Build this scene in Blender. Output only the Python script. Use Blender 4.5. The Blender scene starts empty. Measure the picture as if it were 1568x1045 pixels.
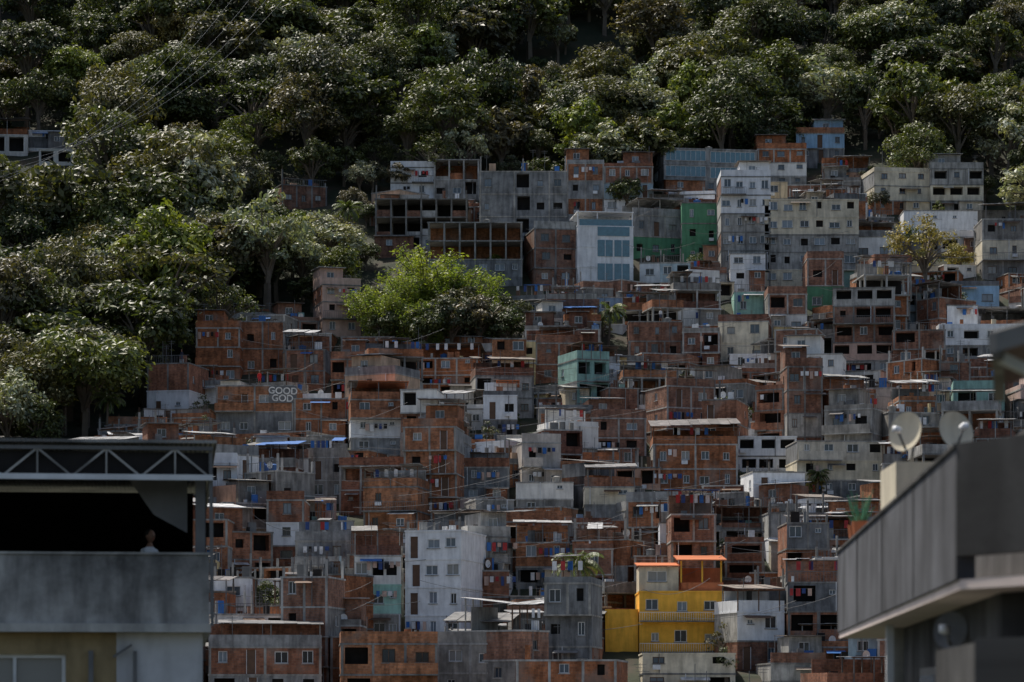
import bpy, bmesh, math, random
import numpy as np
from mathutils import Vector, Matrix, Quaternion
R = random.Random(11)
scene = bpy.context.scene
scene.view_settings.view_transform = 'Standard'
scene.view_settings.look = 'None'
scene.view_settings.exposure = 0
COL = scene.collection

# ------------------------------------------------------------------ materials
def new_mat(name):
    m = bpy.data.materials.new(name); m.use_nodes = True
    nt = m.node_tree; nt.nodes.clear()
    out = nt.nodes.new('ShaderNodeOutputMaterial')
    b = nt.nodes.new('ShaderNodeBsdfPrincipled')
    nt.links.new(b.outputs[0], out.inputs[0])
    return m, nt, b, out
def ramp(nt, stops, const=False):
    r = nt.nodes.new('ShaderNodeValToRGB')
    if const: r.color_ramp.interpolation = 'CONSTANT'
    e = r.color_ramp.elements
    while len(e) < len(stops): e.new(0.5)
    for i, (p, c) in enumerate(stops):
        e[i].position = p
        e[i].color = (c[0], c[1], c[2], 1) if hasattr(c, '__len__') else (c, c, c, 1)
    return r
def mixc(nt, mode, fac, a, b):
    n = nt.nodes.new('ShaderNodeMix'); n.data_type = 'RGBA'; n.blend_type = mode
    for sock, v in ((0, fac), (6, a), (7, b)):
        if hasattr(v, 'links') or hasattr(v, 'is_output'): nt.links.new(v, n.inputs[sock])
        elif sock == 0: n.inputs[0].default_value = v
        else: n.inputs[sock].default_value = (*v, 1)
    return n.outputs[2]
def wall_mat(name, cols, brick=False, dirt=0.6, rough=0.9, spec=0.2):
    m, nt, b, out = new_mat(name)
    N = nt.nodes.new; L = nt.links.new
    tc = N('ShaderNodeTexCoord'); sp = N('ShaderNodeSeparateXYZ'); L(tc.outputs['Object'], sp.inputs[0])
    ad = N('ShaderNodeMath'); ad.operation = 'ADD'; L(sp.outputs[0], ad.inputs[0]); L(sp.outputs[1], ad.inputs[1])
    oi = N('ShaderNodeObjectInfo')
    mu = N('ShaderNodeMath'); mu.operation = 'MULTIPLY'; L(oi.outputs['Random'], mu.inputs[0]); mu.inputs[1].default_value = 97.0
    cb = N('ShaderNodeCombineXYZ'); L(ad.outputs[0], cb.inputs[0]); L(sp.outputs[2], cb.inputs[1]); L(mu.outputs[0], cb.inputs[2])
    st = [(i / len(cols), c) for i, c in enumerate(cols)]
    if len(cols) > 1:
        r = ramp(nt, st, True); L(oi.outputs['Random'], r.inputs[0]); base = r.outputs[0]
    else:
        rr = N('ShaderNodeRGB'); rr.outputs[0].default_value = (*cols[0], 1); base = rr.outputs[0]
    if brick:
        bt = N('ShaderNodeTexBrick'); L(cb.outputs[0], bt.inputs['Vector'])
        bt.inputs['Scale'].default_value = 1.0
        bt.inputs['Brick Width'].default_value = 0.32; bt.inputs['Row Height'].default_value = 0.21
        bt.inputs['Mortar Size'].default_value = 0.022
        bt.inputs['Color1'].default_value = (1.15, 1.1, 1, 1); bt.inputs['Color2'].default_value = (.62, .60, .60, 1)
        bt.inputs['Mortar'].default_value = (.75, .95, 1.1, 1)
        base = mixc(nt, 'MULTIPLY', 1.0, base, bt.outputs['Color'])
    n1 = N('ShaderNodeTexNoise'); n1.inputs['Scale'].default_value = 0.55; n1.inputs['Detail'].default_value = 6
    n1.inputs['Roughness'].default_value = 0.7; L(cb.outputs[0], n1.inputs['Vector'])
    r1 = ramp(nt, [(0.3, 1 - dirt), (0.62, 1.0)]); L(n1.outputs[0], r1.inputs[0])
    base = mixc(nt, 'MULTIPLY', 1.0, base, r1.outputs[0])
    mp = N('ShaderNodeMapping'); mp.inputs['Scale'].default_value = (2.4, 0.4, 1); L(cb.outputs[0], mp.inputs[0])
    n2 = N('ShaderNodeTexNoise'); n2.inputs['Scale'].default_value = 1.0; n2.inputs['Detail'].default_value = 5; L(mp.outputs[0], n2.inputs['Vector'])
    r2 = ramp(nt, [(0.36, (1 - dirt * .8,) * 3), (0.58, (1, 1, 1))]); L(n2.outputs[0], r2.inputs[0])
    base = mixc(nt, 'MULTIPLY', 0.9, base, r2.outputs[0])
    if brick:
        n3 = N('ShaderNodeTexNoise'); n3.inputs['Scale'].default_value = 0.3; n3.inputs['Detail'].default_value = 5; L(cb.outputs[0], n3.inputs['Vector'])
        r3 = ramp(nt, [(0.57, 0.0), (0.67, 0.5)]); L(n3.outputs[0], r3.inputs[0])
        base = mixc(nt, 'MIX', r3.outputs[0], base, (.25, .21, .18))
    L(base, b.inputs['Base Color'])
    b.inputs['Roughness'].default_value = rough
    b.inputs['Specular IOR Level'].default_value = spec
    return m
def flat_mat(name, col, rough=.6, metal=0, var=.3, scale=2.0, spec=.4):
    m, nt, b, out = new_mat(name)
    tc = nt.nodes.new('ShaderNodeTexCoord'); n = nt.nodes.new('ShaderNodeTexNoise'); n.inputs['Scale'].default_value = scale
    n.inputs['Detail'].default_value = 6
    nt.links.new(tc.outputs['Object'], n.inputs['Vector'])
    r = ramp(nt, [(0.3, 1 - var), (0.7, 1.0)]); nt.links.new(n.outputs[0], r.inputs[0])
    c = mixc(nt, 'MULTIPLY', 1.0, col, r.outputs[0]); nt.links.new(c, b.inputs['Base Color'])
    b.inputs['Roughness'].default_value = rough; b.inputs['Metallic'].default_value = metal
    b.inputs['Specular IOR Level'].default_value = spec
    return m
def glass_mat(name, cols):
    m, nt, b, out = new_mat(name)
    g = nt.nodes.new('ShaderNodeNewGeometry'); r = ramp(nt, [(i / len(cols), c) for i, c in enumerate(cols)], True)
    nt.links.new(g.outputs['Random Per Island'], r.inputs[0]); nt.links.new(r.outputs[0], b.inputs['Base Color'])
    b.inputs['Roughness'].default_value = 0.12; b.inputs['Specular IOR Level'].default_value = 0.7
    return m
def roof_mat(name, cols):
    m, nt, b, out = new_mat(name)
    N = nt.nodes.new; L = nt.links.new
    oi = N('ShaderNodeObjectInfo'); r = ramp(nt, [(i / len(cols), c) for i, c in enumerate(cols)], True); L(oi.outputs['Random'], r.inputs[0])
    g = N('ShaderNodeNewGeometry'); rg = ramp(nt, [(0, .55), (1, 1.1)]); L(g.outputs['Random Per Island'], rg.inputs[0])
    base = mixc(nt, 'MULTIPLY', 1.0, r.outputs[0], rg.outputs[0])
    tc = N('ShaderNodeTexCoord'); n = N('ShaderNodeTexNoise'); n.inputs['Scale'].default_value = 1.2; n.inputs['Detail'].default_value = 6; L(tc.outputs['Object'], n.inputs['Vector'])
    r1 = ramp(nt, [(0.35, .35), (0.65, 1.0)]); L(n.outputs[0], r1.inputs[0])
    L(mixc(nt, 'MULTIPLY', 1.0, base, r1.outputs[0]), b.inputs['Base Color'])
    w = N('ShaderNodeTexWave'); w.inputs['Scale'].default_value = 4.0; L(tc.outputs['Object'], w.inputs['Vector'])
    bp = N('ShaderNodeBump'); bp.inputs['Strength'].default_value = .5; bp.inputs['Distance'].default_value = .04; L(w.outputs[0], bp.inputs['Height']); L(bp.outputs[0], b.inputs['Normal'])
    b.inputs['Roughness'].default_value = .5
    return m

BRICK, CONC, WHITE, PAINT, SLAB, GLASS, FRAME, DARK, ROOF, BLUE, METAL, YEL, MINT, GREEN, LBLUE, DOOR, CL1, CL2, CL3, TARP, PINK, CREAM, ORANGE, GLZ = range(24)
MATS = [
 wall_mat('red_block_brick', [(.48,.205,.110),(.38,.17,.105),(.52,.23,.12),(.31,.155,.105),(.43,.195,.12),(.49,.19,.092),(.28,.13,.09),(.40,.21,.145)], brick=True, dirt=.55),
 wall_mat('cement_render', [(.35,.355,.35),(.25,.26,.265),(.44,.435,.41),(.21,.22,.23),(.38,.36,.325),(.30,.29,.27)], dirt=.55),
 wall_mat('white_wall_paint', [(.84,.85,.85),(.78,.80,.82),(.82,.80,.75)], dirt=.26),
 wall_mat('coloured_wall_paint', [(.66,.56,.40),(.38,.49,.55),(.62,.44,.31),(.65,.60,.50),(.28,.46,.41),(.60,.36,.25),(.55,.56,.54),(.70,.56,.30),(.26,.38,.54),(.60,.54,.48),(.64,.48,.42)], dirt=.4),
 wall_mat('concrete_slab', [(.40,.39,.36),(.27,.265,.25),(.50,.49,.46)], dirt=.55),
 glass_mat('window_glass', [(.03,.04,.05),(.10,.13,.16),(.02,.02,.025),(.18,.22,.26),(.05,.07,.09),(.25,.25,.24)]),
 flat_mat('white_aluminium', (.76,.78,.80), .4),
 flat_mat('dark_interior', (.03,.028,.027), .9, spec=.1),  # near-black colour paints the shade inside openings and terrace; also dark clutter
 roof_mat('corrugated_roofing', [(.40,.40,.38),(.28,.275,.27),(.52,.52,.51),(.30,.24,.19),(.68,.69,.70),(.22,.20,.19),(.34,.33,.31),(.58,.58,.58)]),
 flat_mat('blue_plastic', (.03,.13,.38), .4, var=.25),
 flat_mat('steel_rail', (.16,.16,.16), .5),
 wall_mat('yellow_paint', [(.90,.49,.07)], dirt=.25),
 wall_mat('mint_paint', [(.40,.66,.56)], dirt=.3),
 wall_mat('dark_green_paint', [(.11,.29,.17)], dirt=.3),
 wall_mat('light_blue_paint', [(.34,.54,.73)], dirt=.25),
 flat_mat('wooden_door', (.13,.07,.04), .6),
 flat_mat('cloth_red', (.45,.05,.05), .9), flat_mat('cloth_white', (.75,.75,.75), .9), flat_mat('cloth_navy', (.05,.09,.25), .9),
 flat_mat('blue_tarpaulin', (.03,.15,.45), .5),
 wall_mat('pink_paint', [(.62,.44,.36)], dirt=.3),
 wall_mat('cream_paint', [(.73,.66,.51)], dirt=.35),
 wall_mat('orange_red_paint', [(.60,.20,.09)], dirt=.35),
 flat_mat('tinted_glazing', (.07,.18,.24), .1, spec=.8),
]
CODE = dict(b=BRICK, c=CONC, w=WHITE, p=PAINT, y=YEL, m=MINT, g=GREEN, l=LBLUE, k=PINK, e=CREAM, o=ORANGE)

# ------------------------------------------------------------------ mesh builder
class MB:
    def __init__(s): s.v = []; s.f = []; s.m = []
    def quad(s, a, b, c, d, mt):
        i = len(s.v); s.v += [a, b, c, d]; s.f.append((i, i+1, i+2, i+3)); s.m.append(mt)
    def hexa(s, p, mt):
        i = len(s.v); s.v += p
        for q in ((3,2,1,0),(4,5,6,7),(0,1,5,4),(1,2,6,5),(2,3,7,6),(3,0,4,7)):
            s.f.append(tuple(i+k for k in q)); s.m.append(mt)
    def box(s, x0, x1, y0, y1, z0, z1, mt):
        s.hexa([(x0,y0,z0),(x1,y0,z0),(x1,y1,z0),(x0,y1,z0),(x0,y0,z1),(x1,y0,z1),(x1,y1,z1),(x0,y1,z1)], mt)
    def sheet(s, x0, x1, y0, y1, zf, zb, th, mt):
        s.hexa([(x0,y0,zf),(x1,y0,zf),(x1,y1,zb),(x0,y1,zb),(x0,y0,zf+th),(x1,y0,zf+th),(x1,y1,zb+th),(x0,y1,zb+th)], mt)
    def cyl(s, x, y, z0, z1, r0, r1, n, mt):
        i = len(s.v)
        for z, r in ((z0, r0), (z1, r1)):
            for k in range(n):
                a = 2*math.pi*k/n; s.v.append((x+r*math.cos(a), y+r*math.sin(a), z))
        for k in range(n):
            j = (k+1) % n; s.f.append((i+k, i+j, i+n+j, i+n+k)); s.m.append(mt)
        s.f.append(tuple(range(i+n, i+2*n))); s.m.append(mt)
        s.f.append(tuple(reversed(range(i, i+n)))); s.m.append(mt)
    def beam(s, p, q, r, mt, r2=None):
        p = Vector(p); q = Vector(q); r2 = r if r2 is None else r2
        d = (q-p).normalized(); u = d.cross(Vector((0, 0, 1)))
        if u.length < .05: u = Vector((1, 0, 0))
        u.normalize(); w = d.cross(u)
        a = [tuple(p+u*r*i+w*r*j) for i, j in ((-1,-1),(1,-1),(1,1),(-1,1))]
        b = [tuple(q+u*r2*i+w*r2*j) for i, j in ((-1,-1),(1,-1),(1,1),(-1,1))]
        s.hexa(a+b, mt)
    def prism(s, poly, z0, z1, mt):
        n = len(poly); i = len(s.v)
        s.v += [(x, y, z0) for x, y in poly]+[(x, y, z1) for x, y in poly]
        for k in range(n):
            j = (k+1) % n; s.f.append((i+k, i+j, i+n+j, i+n+k)); s.m.append(mt)
        s.f.append(tuple(range(i+n, i+2*n))); s.m.append(mt)
        s.f.append(tuple(reversed(range(i, i+n)))); s.m.append(mt)
    def wall(s, P, U, Nn, Ln, z0, z1, ops, mt, fm=None):
        fm = FRAME if fm is None else fm
        us = sorted({0.0, Ln, *[o[0] for o in ops], *[o[1] for o in ops]})
        zs = sorted({z0, z1, *[o[2] for o in ops], *[o[3] for o in ops]})
        def pt(u, z, dep=0.0): return (P[0]+U[0]*u-Nn[0]*dep, P[1]+U[1]*u-Nn[1]*dep, z)
        for a, b in zip(us, us[1:]):
            for c, d in zip(zs, zs[1:]):
                mu, mz = (a+b)/2, (c+d)/2
                if any(o[0] < mu < o[1] and o[2] < mz < o[3] for o in ops): continue
                s.quad(pt(a, c), pt(b, c), pt(b, d), pt(a, d), mt)
        for a, b, c, d, k in ops:
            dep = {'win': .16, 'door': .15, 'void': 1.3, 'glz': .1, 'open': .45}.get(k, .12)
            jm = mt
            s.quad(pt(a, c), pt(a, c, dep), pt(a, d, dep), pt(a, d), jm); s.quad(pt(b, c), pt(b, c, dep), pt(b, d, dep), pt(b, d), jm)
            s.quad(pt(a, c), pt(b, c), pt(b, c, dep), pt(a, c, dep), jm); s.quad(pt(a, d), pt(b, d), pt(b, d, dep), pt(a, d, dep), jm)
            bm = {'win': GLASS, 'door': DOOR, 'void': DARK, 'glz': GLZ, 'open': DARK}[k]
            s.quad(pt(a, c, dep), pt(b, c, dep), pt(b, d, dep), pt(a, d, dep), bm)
            def bar(u0, u1, e0, e1, d0=dep-.06, d1=dep-.005, m_=fm):
                s.hexa([pt(u0, e0, d0), pt(u1, e0, d0), pt(u1, e0, d1), pt(u0, e0, d1), pt(u0, e1, d0), pt(u1, e1, d0), pt(u1, e1, d1), pt(u0, e1, d1)], m_)
            if k in ('win', 'glz'):
                t = .065 if k == 'win' else .05
                bar(a, a+t, c, d); bar(b-t, b, c, d); bar(a+t, b-t, c, c+t); bar(a+t, b-t, d-t, d)
                n = max(1, int((b-a)/.75))
                for q in range(1, n+1 if n > 1 else 2):
                    if n == 1 and q == 1: u = (a+b)/2
                    else:
                        if q == n: break
                        u = a+(b-a)*q/n
                    bar(u-t*.4, u+t*.4, c+t, d-t)
                bar(a-.08, b+.08, c-.08, c-.004, -.09, .02, SLAB)
            elif k == 'door':
                bar(a, a+.06, c, d); bar(b-.06, b, c, d)
    def mesh(s, name):
        me = bpy.data.meshes.new(name); me.from_pydata(s.v, [], s.f)
        for m in MATS: me.materials.append(m)
        me.polygons.foreach_set('material_index', s.m); me.update()
        return me
def add(name, me, loc=(0,0,0), yaw=0, sc=1, parent=None, rot=None):
    o = bpy.data.objects.new(name, me); o.location = loc
    o.rotation_euler = rot if rot else (0, 0, yaw); o.scale = (sc, sc, sc) if not hasattr(sc, '__len__') else sc
    COL.objects.link(o)
    if parent: o.parent = parent
    return o

# ------------------------------------------------------------------ terrain (camera eye is the height datum, z = 0)
KY = [-4000, 120, 200, 262, 270, 300, 345, 390, 435, 480, 520, 560, 700, 900, 1200, 4000]
KZ = [-18, -18, -12, -2, 0, 8.5, 23, 39.5, 60.5, 84, 106, 128, 214, 325, 380, 400]
def prof(y): return (np.interp(y-6, KY, KZ)+2*np.interp(y, KY, KZ)+np.interp(y+6, KY, KZ))/4
def sst(a, b, t): t = np.clip((t-a)/(b-a), 0, 1); return t*t*(3-2*t)
def terr(x, y):
    u = sst(455, 540, y)
    return prof(y)+u*(4.5*np.sin(x*.05+.6)*np.sin(y*.035)+2.4*np.sin(x*.12-y*.08))
F = 4704.0; HX, HY = 784.0, 1091.0     # survey bearings / elevations in units of 1/4704 rad, from the lookout
def seen(x, y, z): return HX+F*x/y, HY-F*z/y
def range_at(b, e):
    """distance of the hillside along a surveyed bearing/elevation"""
    k = (HY-e)/F
    ys = np.arange(215, 760, .5); xs = (b-HX)/F*ys
    d = terr(xs, ys)-k*ys
    i = np.argmax(d > 0)
    return float(ys[i])

xs = np.concatenate([np.linspace(-3000, -220, 12), np.arange(-200, 201, 5.0), np.linspace(220, 3000, 12)])
ys = np.concatenate([np.linspace(-2500, 180, 14), np.arange(190, 801, 5.0), np.linspace(830, 3500, 14)])
XX, YY = np.meshgrid(xs, ys); ZZ = terr(XX, YY)+np.random.RandomState(1).normal(0, .25, XX.shape)*((YY > 250) & (YY < 800))
vv = np.stack([XX.ravel(), YY.ravel(), ZZ.ravel()], 1).tolist(); nx = len(xs)
ff = [(j*nx+i, j*nx+i+1, (j+1)*nx+i+1, (j+1)*nx+i) for j in range(len(ys)-1) for i in range(nx-1)]
me = bpy.data.meshes.new('hillside'); me.from_pydata(vv, [], ff)
m, nt, b, out = new_mat('hillside_soil'); tc = nt.nodes.new('ShaderNodeTexCoord'); n = nt.nodes.new('ShaderNodeTexNoise'); n.inputs['Scale'].default_value = .35; n.inputs['Detail'].default_value = 8
nt.links.new(tc.outputs['Object'], n.inputs['Vector']); r = ramp(nt, [(.35, (.015,.024,.010)), (.5, (.024,.030,.014)), (.65, (.045,.036,.024))]); nt.links.new(n.outputs[0], r.inputs[0]); nt.links.new(r.outputs[0], b.inputs['Base Color']); b.inputs['Roughness'].default_value = .95
me.materials.append(m); add('hillside_terrain', me)

# ------------------------------------------------------------------ houses
def house(w, d, codes, fh, roof, rng, skirt=4.0, over=0.0, dens=.8, voidp=.06, side=True, bays=None, slabm=None, balc=.12, ww=None, glz=False, clutter=1.0):
    mb = MB(); hw = w/2; n = len(codes)
    ovs = [0.0]
    for i in range(1, n): ovs.append(ovs[-1]+(over if rng.random() < .6 else 0))
    ovs.append(ovs[-1])
    base = CODE.get(codes[0], CONC)
    mb.box(-hw+.02, hw-.02, .02, d-.02, -skirt, -.003, base)
    nb = bays or max(1, int(round(w/2.7)))
    bw = w/nb
    fmat = rng.choice([FRAME, FRAME, FRAME, FRAME, DOOR, METAL, CONC]) if clutter == 1.0 else FRAME
    pat = [rng.random() for _ in range(nb)]
    wd0 = ww or rng.uniform(.8, 1.3)
    for i, c in enumerate(codes):
        z0 = i*fh; z1 = z0+fh-.16; y0 = -ovs[i]; mt = CODE.get(c, CONC)
        sm = slabm if slabm is not None else (SLAB if c in 'bcfkp' or rng.random() < .5 else mt)
        if c == 'f':
            for k in range(nb+1):
                x = -hw+.15+(w-.3)*k/nb
                mb.box(x-.12, x+.12, y0, y0+.24, z0, z1, SLAB); mb.box(x-.12, x+.12, y0+d*.5, y0+d*.5+.2, z0, z1, SLAB)
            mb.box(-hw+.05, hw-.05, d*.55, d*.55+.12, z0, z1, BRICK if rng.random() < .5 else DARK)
            if rng.random() < .7:
                for k in range(nb):
                    if rng.random() < .7:
                        x = -hw+.28+(w-.3)*k/nb
                        mb.box(x, x+(w-.3)/nb-.27, y0+.06, y0+.18, z0, z0+rng.choice([.9, 1.0, .5]), rng.choice([BRICK, CONC, BRICK]))
        elif c == 'G':
            mb.wall((-hw, y0), (1, 0), (0, -1), w, z0, z1, [(.3, w*.45, z0+.5, z1-.15, 'glz'), (w*.5, w-.3, z0+.3, z1-.25, 'glz')], CONC)
            mb.wall((-hw, d), (0, -1), (-1, 0), d-y0, z0, z1, [(.6, d*.6, z0+.5, z1-.15, 'glz')], CONC)
            mb.wall((hw, y0), (0, 1), (1, 0), d-y0, z0, z1, [], CONC); mb.wall((hw, d), (-1, 0), (0, 1), w, z0, z1, [], CONC)
        else:
            ops = []
            for k in range(nb):
                q = pat[k] if rng.random() < .7 else rng.random()
                cx = (k+.5)*bw+rng.uniform(-.2, .2)
                wd = min(wd0*rng.choice([1, 1, .6, .8, 1.2]), bw*.75)
                sill = .95+rng.uniform(-.1, .2); ht = min(rng.uniform(.8, 1.2), fh-.16-sill-.2)
                if ht < .4: continue
                if q < voidp:
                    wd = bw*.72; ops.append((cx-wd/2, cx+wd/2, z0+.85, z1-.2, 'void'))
                elif q < dens:
                    ops.append((cx-wd/2, cx+wd/2, z0+sill, z0+sill+ht, 'win' if rng.random() < (.82 if clutter == 1 else 1) else 'open'))
                elif q < dens+.08:
                    ops.append((max(.1, cx-.42), min(w-.1, cx+.42), z0+.03, z0+2.1, 'door'))
                elif q < dens+.14:
                    ops.append((cx-.3, cx+.3, z0+1.5, z0+1.95, 'win'))
            ops = [o for o in ops if o[1]-o[0] > .3 and o[0] > .04 and o[1] < w-.04 and o[3] < z1]
            mb.wall((-hw, y0), (1, 0), (0, -1), w, z0, z1, ops, mt, fmat)
            for sgn in (-1, 1):
                so = []
                smt = mt if rng.random() < .8 or not side else (BRICK if rng.random() < .5 else CONC)
                if side and fh > 2.3:
                    for k in range(max(1, int(d/3.2))):
                        if rng.random() < .45:
                            cx = (k+.5)*(d-y0)/max(1, int(d/3.2)); so.append((cx-.4, cx+.4, z0+1.0, z0+min(1.9, fh-.5), 'win'))
                if sgn < 0: mb.wall((-hw, d), (0, -1), (-1, 0), d-y0, z0, z1, so, smt, fmat)
                else: mb.wall((hw, y0), (0, 1), (1, 0), d-y0, z0, z1, so, smt, fmat)
            mb.wall((hw, d), (-1, 0), (0, 1), w, z0, z1, [], mt)
            if c in 'bc' and rng.random() < .75:
                for k in range(0, nb+1, max(1, nb//2)):
                    x = max(-hw+.12, min(hw-.12, -hw+bw*k))
                    if any(o[0]-.14 < x+hw < o[1]+.14 for o in ops): continue
                    mb.box(x-.11, x+.11, y0-.02, y0+.1, z0+.001, z1-.001, SLAB)
            if rng.random() < .22*clutter and not ops and w > 3:
                mb.box(-hw+.2, rng.uniform(0, hw-.3), y0-.012, y0+.02, z0+.1, z0+rng.uniform(1, 2.2), CONC)
            if rng.random() < .4*clutter:
                x = rng.uniform(-hw+.1, hw-.1); mb.box(x-.035, x+.035, y0-.1, y0-.03, z0, z1+.1, rng.choice([FRAME, METAL, CONC]))
            if rng.random() < .14*clutter and ops:
                o = rng.choice(ops); mb.box(-hw+o[0], -hw+o[0]+.7, y0-.32, y0-.004, o[2]-.55, o[2]-.12, FRAME)
            if rng.random() < .25*clutter:
                xa = rng.uniform(-hw, 0); nn = rng.randint(2, 6)
                mb.box(xa, xa+nn*.55, y0-.42, y0-.40, z1-.5, z1-.48, METAL)
                for k in range(nn):
                    hh = rng.uniform(.4, .9); mb.box(xa+k*.55+.04, xa+k*.55+rng.uniform(.3, .5), y0-.425, y0-.405, z1-.5-hh, z1-.49, rng.choice([CL1, CL2, CL3, CL2, TARP, DARK, PINK]))
            if rng.random() < .2*clutter:
                xa = rng.uniform(-hw, 0); mb.sheet(xa, xa+rng.uniform(1.5, 3), y0-.9, y0-.01, z1-.5, z1-.25, .03, rng.choice([ROOF, ROOF, ROOF, TARP, DOOR]))
            if i == 0 and rng.random() < .3*clutter and w > 4.5 and fh > 2.2:
                xa = rng.choice([-hw, 0.2]); xb = xa+w*.42; am = rng.choice([BRICK, CONC, BRICK, PAINT])
                mb.wall((xa, y0-1.6), (1, 0), (0, -1), xb-xa, -3, fh*.82, [((xb-xa)*.3, (xb-xa)*.3+.9, .9, 1.75, 'win')], am)
                mb.quad((xa, y0-1.6, -3), (xa, y0-.005, -3), (xa, y0-.005, fh*.95), (xa, y0-1.6, fh*.82), am); mb.quad((xb, y0-1.6, -3), (xb, y0-.005, -3), (xb, y0-.005, fh*.95), (xb, y0-1.6, fh*.82), am)
                mb.sheet(xa-.2, xb+.2, y0-2.0, y0-.01, fh*.8+.03, fh*.92+.03, .05, ROOF)
            if i > 0 and rng.random() < balc:
                xa = -hw if rng.random() < .6 else 0.0; xb = hw if rng.random() < .6 else max(0.0, xa+2)
                if xb-xa > 1.5:
                    mb.box(xa, xb, y0-1.0, y0-.07, z0-.12, z0-.003, SLAB)
                    if rng.random() < .5:
                        mb.box(xa, xb, y0-1.0, y0-.9, z0, z0+.95, mt)
                    else:
                        mb.box(xa, xb, y0-1.0, y0-.96, z0+.9, z0+.95, METAL)
                        for k in range(int((xb-xa)/.25)+1): mb.box(xa+k*.25, xa+k*.25+.03, y0-.99, y0-.97, z0, z0+.9, METAL)
        yo = -max(ovs[i], ovs[i+1])
        mb.box(-hw-.06, hw+.06, yo-.06, d+.06, z0+fh-.16+.001, z0+fh-.002, sm)
    H = n*fh; y0 = -ovs[-1]; pm = CODE.get(codes[-1], CONC)
    if roof in ('para', 'shed', 'col', 'half'):
        if roof != 'col' and rng.random() < .75:
            ph = rng.choice([.5, .9, 1.0]); pm2 = rng.choice([pm, pm, BRICK, CONC])
            mb.box(-hw, hw, y0, y0+.13, H, H+ph, pm2)
            if rng.random() < .7: mb.box(-hw, -hw+.13, y0+.14, d, H, H+ph, pm2)
            if rng.random() < .7: mb.box(hw-.13, hw, y0+.14, d, H, H+ph, pm2)
        elif rng.random() < .5:
            mb.box(-hw, hw, y0+.05, y0+.09, H+.9, H+.95, METAL)
            for k in range(int(w/.3)): mb.box(-hw+k*.3, -hw+k*.3+.03, y0+.06, y0+.08, H, H+.9, METAL)
    if roof == 'shed':
        hf = rng.uniform(1.9, 2.4); dd = d*rng.uniform(.45, 1.0); tilt = dd*rng.choice([-.05, .02, .08, .10, .13, .16, .20])
        xa = -hw-.3 if rng.random() < .6 else rng.uniform(-hw, -.5); xb = hw+.3 if rng.random() < .6 else rng.uniform(.5, hw)
        ya = y0-.5 if rng.random() < .6 else y0+d-dd
        sm = ROOF if rng.random() < .95 else (TARP if rng.random() < .6 else ORANGE)
        ns = max(1, int((xb-xa)/1.1)); st = (xb-xa)/ns; sl = rng.uniform(-.12, .12)
        for k in range(ns):
            if rng.random() < .06: continue
            j = rng.uniform(-.2, .2); mb.sheet(xa+k*st, xa+(k+1)*st-.01, ya+j, ya+dd+.4, H+hf+rng.uniform(0, .06)+sl*k*st*.4, H+hf+tilt+sl*k*st*.4, .045, sm if rng.random() < .9 else ROOF)
        for x in (xa+.35, (xa+xb)/2, xb-.35):
            mb.box(x-.05, x+.05, ya+.45, ya+.55, H, H+hf+.03, rng.choice([METAL, SLAB, DOOR])); mb.box(x-.05, x+.05, ya+dd-.1, ya+dd, H, H+hf+tilt-.1, SLAB)
        mb.box(xa+.1, xb-.1, ya+.4, ya+.46, H+hf-.1, H+hf-.01, DOOR)
        if rng.random() < .7:
            mb.box(-hw+.1, hw-.1, d*.6, d*.6+.12, H, H+min(2.1, hf), rng.choice([BRICK, pm, CONC]))
        if rng.random() < .5:
            for k in range(rng.randint(2, 6)):
                x = rng.uniform(-hw+.3, hw-.6); mb.box(x, x+.4, y0+.7, y0+.72, H+1.1, H+1.9, rng.choice([CL1, CL2, CL3, CL2, TARP]))
    elif roof == 'half':
        x0 = rng.choice([-hw, -hw+w*.4]); x1 = x0+w*.6
        mb.wall((x0, y0+d*.25), (1, 0), (0, -1), x1-x0, H, H+2.4, [((x1-x0)*.3, (x1-x0)*.3+1.0, H+1.0, H+1.9, 'win')], pm)
        mb.quad((x0, y0+d*.25, H), (x0, d, H), (x0, d, H+2.4), (x0, y0+d*.25, H+2.4), pm); mb.quad((x1, y0+d*.25, H), (x1, d, H), (x1, d, H+2.4), (x1, y0+d*.25, H+2.4), pm)
        mb.sheet(x0-.3, x1+.3, y0+d*.25-.7, d+.2, H+2.42, H+2.42+rng.uniform(.1, .8), .07, ROOF)
    elif roof == 'col':
        for x in (-hw+.2, 0, hw-.2):
            for y in (y0+.2, d-.3):
                hh = rng.uniform(.5, 2.3); mb.box(x-.1, x+.1, y, y+.2, H, H+hh, SLAB)
                for e in (-.06, .06): mb.box(x+e-.012, x+e+.012, y+.1, y+.124, H+hh, H+hh+.6, DOOR)
    if roof != 'flat':
        for _ in range(rng.randint(1, 6)):
            x = rng.uniform(-hw+.3, hw-1.0); s_ = rng.uniform(.2, 1.0); yj = rng.uniform(y0+.2, 2)
            mb.box(x, x+s_, yj, yj+.4, H+.001, H+rng.uniform(.3, 1.3), rng.choice([BRICK, CONC, DOOR, TARP, FRAME, PAINT, METAL, DARK]))
        for _ in range(rng.randint(0, 3)):
            x = rng.uniform(-hw+.3, hw-.3); hh = rng.uniform(1.0, 3.2); mb.box(x-.025, x+.025, .5, .55, H, H+hh, METAL)
            if rng.random() < .5:
                mb.box(x-.5, x+.5, .5, .53, H+hh-.15, H+hh-.12, METAL); mb.box(x-.35, x+.35, .5, .53, H+hh-.4, H+hh-.37, METAL)
    return mb

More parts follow.
